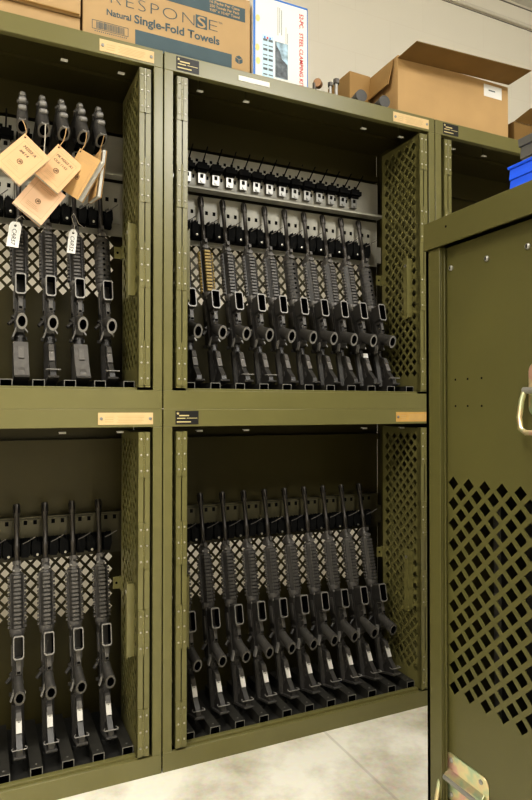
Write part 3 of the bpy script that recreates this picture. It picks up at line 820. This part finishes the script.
booklet((0.277, 0.104, 1.913), 33, -48, 0.094, 0.138, BUFF3, 'ochre booklet turned sideways with white page edges showing', PB[3], (), th=0.014, fan=6)
booklet((0.325, 0.150, 1.916), 2, -83, 0.085, 0.150, BUFF3, 'booklet seen edge-on with its covers apart, below the rightmost pistol', PB[4], (), th=0.010, fan=4)

# ------------------------------------------------------------------ things on top of the cabinets
ZT = 2*H
def wtext(parent, body, size, mt, x, y, z, width=None, name='writing', rot=(R(90),0,0), shear=0.0, space=1.0, offset=0.0):
    me = text_mesh(body, size, mt, 0.0, shear, space, offset=offset)
    if width:
        w = max(v.co.x for v in me.vertices) - min(v.co.x for v in me.vertices)
        x0 = min(v.co.x for v in me.vertices)
        for v in me.vertices: v.co.x = (v.co.x-x0)*width/w
    return link(name, me, parent, (x, y, z), rot)

# towel carton
t = thing('towel_carton', 'brown cardboard carton of paper towels with slate blue printing on top of the cabinets', 'carton', (0.269, 0.02, ZT))
wx = 0.5436
def carton_shell(w, d, h, mt):
    m = MB().box(0, w, 0, d, 0, h)
    return m.mesh('body', mt)
link('body', carton_shell(wx, 0.30, 0.255, CARD_P), t, bevel=0.002)
link('tape', MB().box(0.0, wx, 0.12, 0.18, 0.255, 0.2556).mesh('tape', CARD), t)
p = MB()
p.box(0.157, 0.477, -0.0006, 0, 0.001, 0.057); p.box(0.155, 0.525, -0.0006, 0, 0.176, 0.222)
p.box(0.027, 0.136, -0.0006, 0, 0.0275, 0.0287); p.box(0.027, 0.136, -0.0006, 0, 0.0533, 0.0545)
p.box(0.027, 0.0285, -0.0006, 0, 0.0275, 0.0545); p.box(0.1345, 0.136, -0.0006, 0, 0.0275, 0.0545)
random.seed(5); x = 0.040
while x < 0.124:
    w_ = random.choice((0.0008, 0.0013, 0.002)); p.box(x, x+w_, -0.0006, 0, 0.031, 0.051); x += w_+random.choice((0.0009, 0.0016))
x = 0.035
while x < 0.128: p.box(x, x+0.0028, -0.0006, 0, 0.0205, 0.0235); x += 0.0062
p.box(0.352, 0.391, -0.0006, 0, 0.1155, 0.1575)
cube = lambda a, b, c, d: p.quad((a[0],-0.0006,a[1]),(b[0],-0.0006,b[1]),(c[0],-0.0006,c[1]),(d[0],-0.0006,d[1]))
cx, cz = 0.503, 0.046
cube((cx-0.013,cz+0.005),(cx-0.001,cz-0.001),(cx-0.001,cz-0.015),(cx-0.013,cz-0.008))
cube((cx+0.013,cz+0.005),(cx+0.001,cz-0.001),(cx+0.001,cz-0.015),(cx+0.013,cz-0.008))
cube((cx-0.012,cz+0.007),(cx,cz+0.014),(cx+0.012,cz+0.007),(cx,cz+0.001))
link('print', p.mesh('print', INKB), t)
wtext(t, 'RESPON', 0.052, INKB, 0.082, -0.0009, 0.118, 0.266, space=1.15, offset=-0.0012)
wtext(t, 'S', 0.052, CARD_P, 0.358, -0.0012, 0.118, 0.028, offset=0.0005)
wtext(t, 'E', 0.052, INKB, 0.397, -0.0009, 0.118, 0.030, offset=-0.0012)
wtext(t, 'TM', 0.010, INKB, 0.430, -0.0009, 0.147)
wtext(t, 'Natural', 0.0265, INKB, 0.070, -0.0009, 0.079, 0.074, offset=0.0006)
wtext(t, 'Single-Fold Towels', 0.036, INKB, 0.154, -0.0009, 0.077, 0.280, offset=0.0009)
for k, ln in enumerate(('16 Packs Per Case', '250 Towels Per Pack', '9.05" x 10.43" Towel')):
    wtext(t, ln, 0.0125, CARD_P, 0.40, -0.0009, 0.2095-k*0.0135, 0.105, offset=0.0004)

# two flat boxes at the left
t = thing('flat_box', 'low pale cardboard box on top of the cabinets left of the towel carton, under another', 'box', (-0.20, 0.02, ZT))
link('body', carton_shell(0.462, 0.30, 0.046, CARD_P), t, bevel=0.0015)
t = thing('flat_box', 'pale cardboard box lying on the low box at the top left corner of the photo', 'box', (-0.20, 0.012, ZT+0.048))
link('body', carton_shell(0.462, 0.30, 0.13, CARD_P), t, bevel=0.0015)
link('lid_flap', MB().box(0.0, 0.458, -0.010, 0.0, -0.0, 0.0025).mesh('lid_flap', CARD_B), t)

# white clamping-kit box
t = thing('clamp_kit_box', 'white printed box with blue edges standing beside the towel carton', 'box', (0.8235, 0.02, ZT))
bw, bh = 0.2085, 0.288
link('body', MB().box(0, bw, 0, 0.075, 0, bh).mesh('body', WHITE), t, bevel=0.001)
p = MB()
p.box(0, 0.0085, -0.0006, 0, 0, bh); p.box(0, bw, -0.0006, 0, bh-0.006, bh); p.box(bw-0.003, bw, -0.0006, 0, 0, bh)
p.box(0.033, 0.076, -0.0006, 0, 0.012, 0.155, 1)
for k in range(8):
    for c in range(2): p.box(0.037+c*0.020, 0.053+c*0.020, -0.0008, -0.0006, 0.018+k*0.0165, 0.022+k*0.0165+0.004*(k%2), 2)
for c in range(3): p.box(0.040+c*0.010, 0.046+c*0.010, -0.0009, -0.0006, 0.142, 0.149, 3 if c != 1 else 4)
p.box(0.082, 0.131, -0.0006, 0, 0.018, 0.142, 5)
p.prism([(0.083,0.02),(0.13,0.02),(0.128,0.07),(0.108,0.085),(0.10,0.11),(0.083,0.135)], 'y', -0.0008, -0.0006, 2)
for k, (a, b_) in enumerate(((0.165,0.262),(0.175,0.262),(0.168,0.255))): p.box(0.092+k*0.007, 0.0935+k*0.007, -0.0006, 0, a, b_, 6)
p.box(0.123, 0.1242, -0.0006, 0, 0.14, 0.20, 6); p.box(0.129, 0.1302, -0.0006, 0, 0.145, 0.18, 6)
for (a, c) in ((0.017,0.205),(0.015,0.105),(0.018,0.06)):
    p.prism([(a+0.008*math.cos(2*math.pi*k/12), c+0.012*math.sin(2*math.pi*k/12)) for k in range(12)], 'y', -0.0007, 0, 7)
link('print', p.mesh('print', [BLUEB, PICTL, PICTD, BLUEB, REDP, PICT, INKB, STAIN]), t)
wtext(t, '52-PC.', 0.022, REDP, 0.176, -0.0009, 0.262, 0.052, rot=(R(90), R(90), 0), offset=0.0004)
wtext(t, 'STEEL CLAMPING KIT', 0.021, REDP, 0.176, -0.0009, 0.195, 0.19, rot=(R(90), R(90), 0), offset=0.0003)

# bolts
def bolt(x, y, h, r, label, mt, name='clamp_bolt', knob=False):
    t = thing(name, label, 'bolt', (x, y, ZT))
    if knob:
        link('shaft', MB().lathe([(0.013,0),(0.013,0.02),(0.007,0.026),(0.007,0.05)], 14).mesh('shaft', mt), t)
        hd = MB().tube((0.004,-0.012,0.048), (0.022,0.004,0.05), 0.016, 0.014, 14, 0)
        link('knob', hd.mesh('knob', BRASS), t, bevel=0.002)
    else:
        m = MB().lathe([(r, 0), (r, h*0.86)], 12)
        link('shaft', m.mesh('shaft', mt), t)
        hx = [(r*1.9*math.cos(math.pi/3*k), r*1.9*math.sin(math.pi/3*k)) for k in range(6)]
        link('nut', MB().prism(hx, 'z', h*0.80, h).mesh('nut', IRON), t, bevel=0.0006)
        link('flange', MB().lathe([(r*2,0),(r*2,0.004)], 12).mesh('flange', mt), t)
bolt(1.076, 0.05, 0.05, 0.006, 'stubby dark bolt with a brown knob on the cabinet top', IRON, 'knob_bolt', True)
bolt(1.142, 0.05, 0.066, 0.0055, 'shorter grey bolt on the cabinet top beside the tall one', BOLTG)
bolt(1.167, 0.05, 0.084, 0.0065, 'tall grey bolt with dark hexagon nut on the cabinet top', BOLTG)
# capped tubes
for (x, y, lab) in ((1.247, 0.006, 'left dark grey capped tube end poking out on the cabinet top'), (1.349, 0.006, 'right dark grey capped tube end poking out below the big carton')):
    t = thing('capped_tube', lab, 'tube', (x, y, ZT+0.0225))
    dr = Vector((0.10, 1, 0)).normalized()
    link('tube', MB().tube(dr*0.012, dr*0.15, 0.0205, n=20).mesh('tube', ROLLB), t)
    m = MB().tube((0,0,0), dr*0.014, 0.0222, n=22); m.tube(-dr*0.001, (0,0,0), 0.017, 0.0215, 22)
    link('cap', m.mesh('cap', ROLLG), t)
# plain brown box behind
t = thing('small_carton', 'small plain brown carton behind the capped tubes on the cabinet top', 'carton', (1.318, 0.195, ZT), (0,0,R(2)))
link('body', carton_shell(0.100, 0.16, 0.225, CARD_B), t, bevel=0.0015)

# big open carton
def open_carton(x, y, z, w, d, h, label, front_flap, left_flap, mt, mt_in, rz=0, tk=0.004):
    t = thing('open_carton', label, 'carton', (x, y, z), (0,0,R(rz)))
    m = MB()
    m.box(0, w, 0, tk, 0, h); m.box(0, w, d-tk, d, 0, h); m.box(0, tk, tk, d-tk, 0, h); m.box(w-tk, w, tk, d-tk, 0, h); m.box(tk, w-tk, tk, d-tk, 0, tk)
    link('body', m.mesh('body', mt), t, bevel=0.001)
    # flaps: list of quads
    for nm, quad, mi in front_flap:
        a, b_, c, d_ = map(Vector, quad); n = (b_-a).cross(d_-a).normalized()*tk*0.7
        fm = MB().add([a,b_,c,d_,a+n,b_+n,c+n,d_+n], [(0,1,2,3),(7,6,5,4),(0,4,5,1),(1,5,6,2),(2,6,7,3),(3,7,4,0)])
        link(nm, fm.mesh('flap', mi), t)
    return t
BW, BD, BH = 0.563, 0.30, 0.228
t = open_carton(1.427, 0.03, ZT, BW, BD, BH, 'large open cardboard carton with its top flap raised, at right on the cabinets', [
    ('front_flap', [(-0.002,-0.002,BH-0.012),(BW+0.002,-0.002,BH+0.012),(BW+0.012,-0.110,BH+0.020),(0.002,-0.110,BH-0.006)], CARD_D),
    ('left_flap', [(-0.003,0.02,BH-0.006),(-0.003,BD,BH-0.006),(-0.020,BD,0.12),(-0.022,0.03,0.125)], CARD_B)], None, CARD, CARD_D)
link('shipping_label', MB().box(0.43, 0.527, -0.0008, 0, 0.165, 0.215).box(0.455, 0.49, -0.001, -0.0008, 0.19, 0.195, 1).mesh('shipping_label', [WHITE, PICTD]), t)
link('corner_tape', MB().box(0.003, 0.062, -0.0008, 0, 0.001, 0.013).mesh('corner_tape', WHITE), t)
link('tape_strip', MB().box(-0.002, -0.0, 0.10, 0.16, 0.03, BH-0.02).mesh('tape_strip', CARD_P), t)
# small open carton at far right
t = open_carton(2.035, 0.04, ZT, 0.35, 0.25, 0.10, 'dark open cardboard carton at the far right on the cabinets, partly hidden by bins', [
    ('front_flap', [(0.0,-0.002,0.10),(0.35,-0.002,0.10),(0.35,-0.06,0.13),(0.03,-0.06,0.135)], CARD_D)], None, CARD_D, CARD_D)

# ------------------------------------------------------------------ near cabinet (its end panel faces the camera)
FX, FY1, FY0, FZ = 0.8475, -0.829, -1.235, 1.502
FW = 1.067
fg = thing('equipment_cabinet', 'near olive green cabinet end panel with diamond perforations and drop handles', 'cabinet', (FX, FY1, 0))
FD = FY1-FY0
# local: x into cabinet (+X), y from 0 (far edge) to -FD
m = MB()
m.box(0, 0.03, -0.010, 0, 0, FZ); m.box(0, 0.004, -0.043, 0, 0, FZ-0.057)          # far corner post
m.box(0.004, 0.020, -0.043, -0.039, 0.02, FZ-0.057); m.box(0.010, 0.014, -0.046, -0.043, 0.02, FZ-0.057)
m.box(0, 0.004, -FD, -FD+0.043, 0, FZ-0.057); m.box(0, 0.03, -FD, -FD+0.010, 0, FZ)
m.box(-0.006, 0.0, -FD, 0.0, FZ-0.057, FZ); m.box(-0.002, FW, -FD, 0.0, FZ-0.003, FZ)
m.box(0, 0.004, -FD, 0, 0, 0.05)
m.box(FW-0.03, FW, -0.010, 0, 0, FZ); m.box(FW-0.03, FW, -FD, -FD+0.010, 0, FZ)
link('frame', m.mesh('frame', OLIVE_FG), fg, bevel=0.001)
m = MB()
perf(m, (0.018, -0.0385, 0.05), (0,-1,0), (0,0,1), (1,0,0), FD-0.086, FZ-0.107, 0.0005, 0.485, 6, 11, 0.0425, 0.041, 0.67, 0.0015)
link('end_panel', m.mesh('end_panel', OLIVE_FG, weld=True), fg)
link('far_side_panel', MB().box(0.03, FW-0.03, -0.004, -0.001, 0.0, FZ-0.003).mesh('far_side_panel', OLIVE_IN), fg)
link('near_side_panel', MB().box(0.03, FW-0.03, -FD+0.001, -FD+0.004, 0.0, FZ-0.003).mesh('near_side_panel', OLIVE_IN), fg)
m = MB()
perf(m, (FW-0.012, -0.010, 0.01), (0,-1,0), (0,0,1), (1,0,0), FD-0.02, FZ-0.02, 0.05, 0.55, 6, 10, 0.044, 0.0425, 0.68, 0.0015)
link('far_end_panel', m.mesh('far_end_panel', OLIVE_IN, weld=True), fg)
m = MB().box(0.02, FW-0.02, -FD+0.02, -0.02, 0.10, 0.104)
for k in range(10):
    m.box(0.09+0.09*k, 0.12+0.09*k, -FD+0.03, -0.03, 0.104, 0.14); m.box(0.095+0.09*k, 0.115+0.09*k, -0.11, -0.09, 0.14, 0.92)
link('inner_rack', m.mesh('inner_rack', CHAN), fg)
for y, z in ((-0.057, 1.401), (-0.154, 1.399), (-0.250, 1.399)):
    m = MB().lathe([(0.0058,0),(0.0055,-0.0025),(0.003,-0.0042)], 14, 0, (0.018,y,z), 'x')
    m.box(0.0135, 0.0142, y-0.0012, y+0.0012, z-0.003, z+0.003, 1)
    s_ = link('screw', m.mesh('screw', [SILVER, VOID]), fg)
m = MB()
for z in (1.174, 1.121):
    for y in (-0.068, -0.102, -0.139): m.lathe([(0.0021,0),(0.0021,-0.0006)], 10, 0, (0.018,y,z), 'x')
m.lathe([(0.0024,0),(0.0024,-0.0006)], 10, 0, (-0.006,-0.069,1.480), 'x')
link('punched_holes', m.mesh('punched_holes', VOID), fg)
def drop_handle(yc, zc, bail_out):
    h = link('carry_handle', None, fg, (0.018, yc, zc))
    h['label'] = 'zinc-plated drop handle'
    m = MB()
    hw, hh, r = 0.059, 0.047, 0.016
    out = []
    for (cy, cz_, a0) in ((hw-r,hh-r,0),(-hw+r,hh-r,90),(-hw+r,-hh+r,180),(hw-r,-hh+r,270)):
        for k in range(5):
            a = R(a0+k*22.5); out.append((cy+r*math.cos(a), cz_+r*math.sin(a)))
    m.prism(out, 'x', -0.0022, 0.0)
    m.prism([(-0.0022,-0.016),(-0.010,-0.011),(-0.014,-0.002),(-0.012,0.006),(-0.0022,0.014)], 'y', -0.050, 0.050)
    pl = link('back_plate', m_swap(m).mesh('back_plate', ZINC), h, bevel=0.0008)
    rv = MB()
    for y in (-0.040, 0.040):
        for z in (-0.034, 0.034): rv.lathe([(0.005,-0.002),(0.0048,-0.0035),(0.002,-0.0048)], 12, 0, (0,y,z), 'x')
    link('rivets', rv.mesh('rivets', SILVER), h)
    o = bail_out
    link('pivot', MB().path([(-0.010,-0.062,-0.002),(-0.010,0.062,-0.002)], 0.0062, 12).mesh('pivot', SILVER), h)
    pts = [(-0.010,-0.060,-0.002),(-0.012-0.25*o,-0.061,-0.020),(-0.012-0.6*o,-0.060,-0.048),(-0.012-0.9*o,-0.052,-0.068),(-0.012-o,-0.040,-0.074),
           (-0.012-o,0.040,-0.074),(-0.012-0.9*o,0.052,-0.068),(-0.012-0.6*o,0.060,-0.048),(-0.012-0.25*o,0.061,-0.020),(-0.010,0.060,-0.002)]
    link('bail', MB().path(pts, 0.0048, 12).mesh('bail', ZINC), h)
def m_swap(m):   # prism along 'x' takes (y,z); prism along 'y' takes (x,z): nothing to swap, kept for clarity
    return m
def empty_link(name, parent, loc):
    o = bpy.data.objects.new(name, None); COL.objects.link(o); o.parent = parent; o.location = loc; return o
drop_handle(-0.094, 0.375, 0.018)
drop_handle(-0.310, 1.149, 0.018)

# bins on the near cabinet
def bin_(name, label, x0, x1, y0, y1, h, mt, taper, step):
    t = thing(name, label, 'bin', (x0, y1, FZ))
    w, d, tk = x1-x0, y1-y0, 0.003
    def ring(z, e): return [(-e,e),(w+e,e),(w+e,-d-e),(-e,-d-e)]
    m = MB()
    zs = [(0,0.0),(h*step,taper*step),(h*step,taper*step+0.002),(h*0.90,taper*0.9+0.002),(h*0.90,taper+0.005),(h,taper+0.006)]
    rs = [[(p[0],p[1],z) for p in ring(z,e)] for z, e in zs]
    rs += [[(p[0],p[1],z) for p in ring(z,e)] for z, e in ((h, taper-0.002),(tk,-0.006))]
    v = [q for r_ in rs for q in r_]; f = [(0,1,2,3)[::-1]]
    for j in range(len(rs)-1):
        for k in range(4): f.append((j*4+k, j*4+(k+1)%4, (j+1)*4+(k+1)%4, (j+1)*4+k))
    f.append(tuple(range((len(rs)-1)*4, len(rs)*4)))
    m.add(v, f)
    link('body', m.mesh(name, mt, smooth=0.3), t, bevel=0.0008)
    m = MB().box(w*0.3, w*0.7, taper+0.004, taper+0.010, h*0.55, h*0.8)
    link('label_holder', m.mesh('label_holder', mt), t)
    return t
bin_('plastic_bin', 'blue plastic bin on top of the near green cabinet', 0.862, 1.00, -1.215, -1.040, 0.049, BLUE, -0.004, 0.5)
bin_('plastic_bin', 'dark grey plastic bin behind the blue one on the near green cabinet', 1.003, 1.17, -1.215, -0.935, 0.168, GREYP, -0.004, 0.75)

# ------------------------------------------------------------------ light
def area(name, loc, rot, sx_, sy_, energy, col=(1,1,1)):
    l = bpy.data.lights.new(name, 'AREA'); l.shape = 'RECTANGLE'; l.size = sx_; l.size_y = sy_; l.energy = energy; l.color = col
    o = bpy.data.objects.new(name, l); COL.objects.link(o); o.location = loc; o.rotation_euler = rot
    return o
area('ceiling_and_fill_lamp', (2.0, -3.0, 3.60), (R(12),0,0), 1.5, 1.6, 200, (1, 0.98, 0.93))
area('ceiling_and_fill_lamp', (-1.25, -1.9, 3.60), (R(12),0,R(-40)), 0.9, 0.9, 88, (1, 0.97, 0.91))  # added fill from the left for the doors and near cabinet
lo = area('ceiling_and_fill_lamp', (0.2, -1.45, 3.63), (0,0,0), 2.8, 0.3, 34, (1, 0.97, 0.90)); lo.data.spread = R(75)   # added floor fill over the aisle, narrow spread spares the cabinet fronts
area('hidden_wall_fill', (0.9, 0.48, 1.10), (R(90),0,0), 2.8, 0.25, 14, (1, 0.93, 0.82))  # added light hidden behind the cabinets, brightens the wall seen through the perforations
w = bpy.data.worlds.new('World'); scn.world = w; w.use_nodes = True
w.node_tree.nodes['Background'].inputs['Color'].default_value = (0.9, 0.86, 0.78, 1)
w.node_tree.nodes['Background'].inputs['Strength'].default_value = 0.02

# ------------------------------------------------------------------ camera
cam = bpy.data.cameras.new('Camera'); co = bpy.data.objects.new('Camera', cam); COL.objects.link(co)
co.location = (0, -1.857, 1.115); co.rotation_euler = (R(90+0.84), 0, R(-24.9))
cam.lens = 615/800*36; cam.sensor_width = 36; cam.clip_start = 0.05
scn.camera = co
scn.view_settings.view_transform = 'Standard'
scn.view_settings.look = 'Medium High Contrast'
scn.view_settings.exposure = -0.24
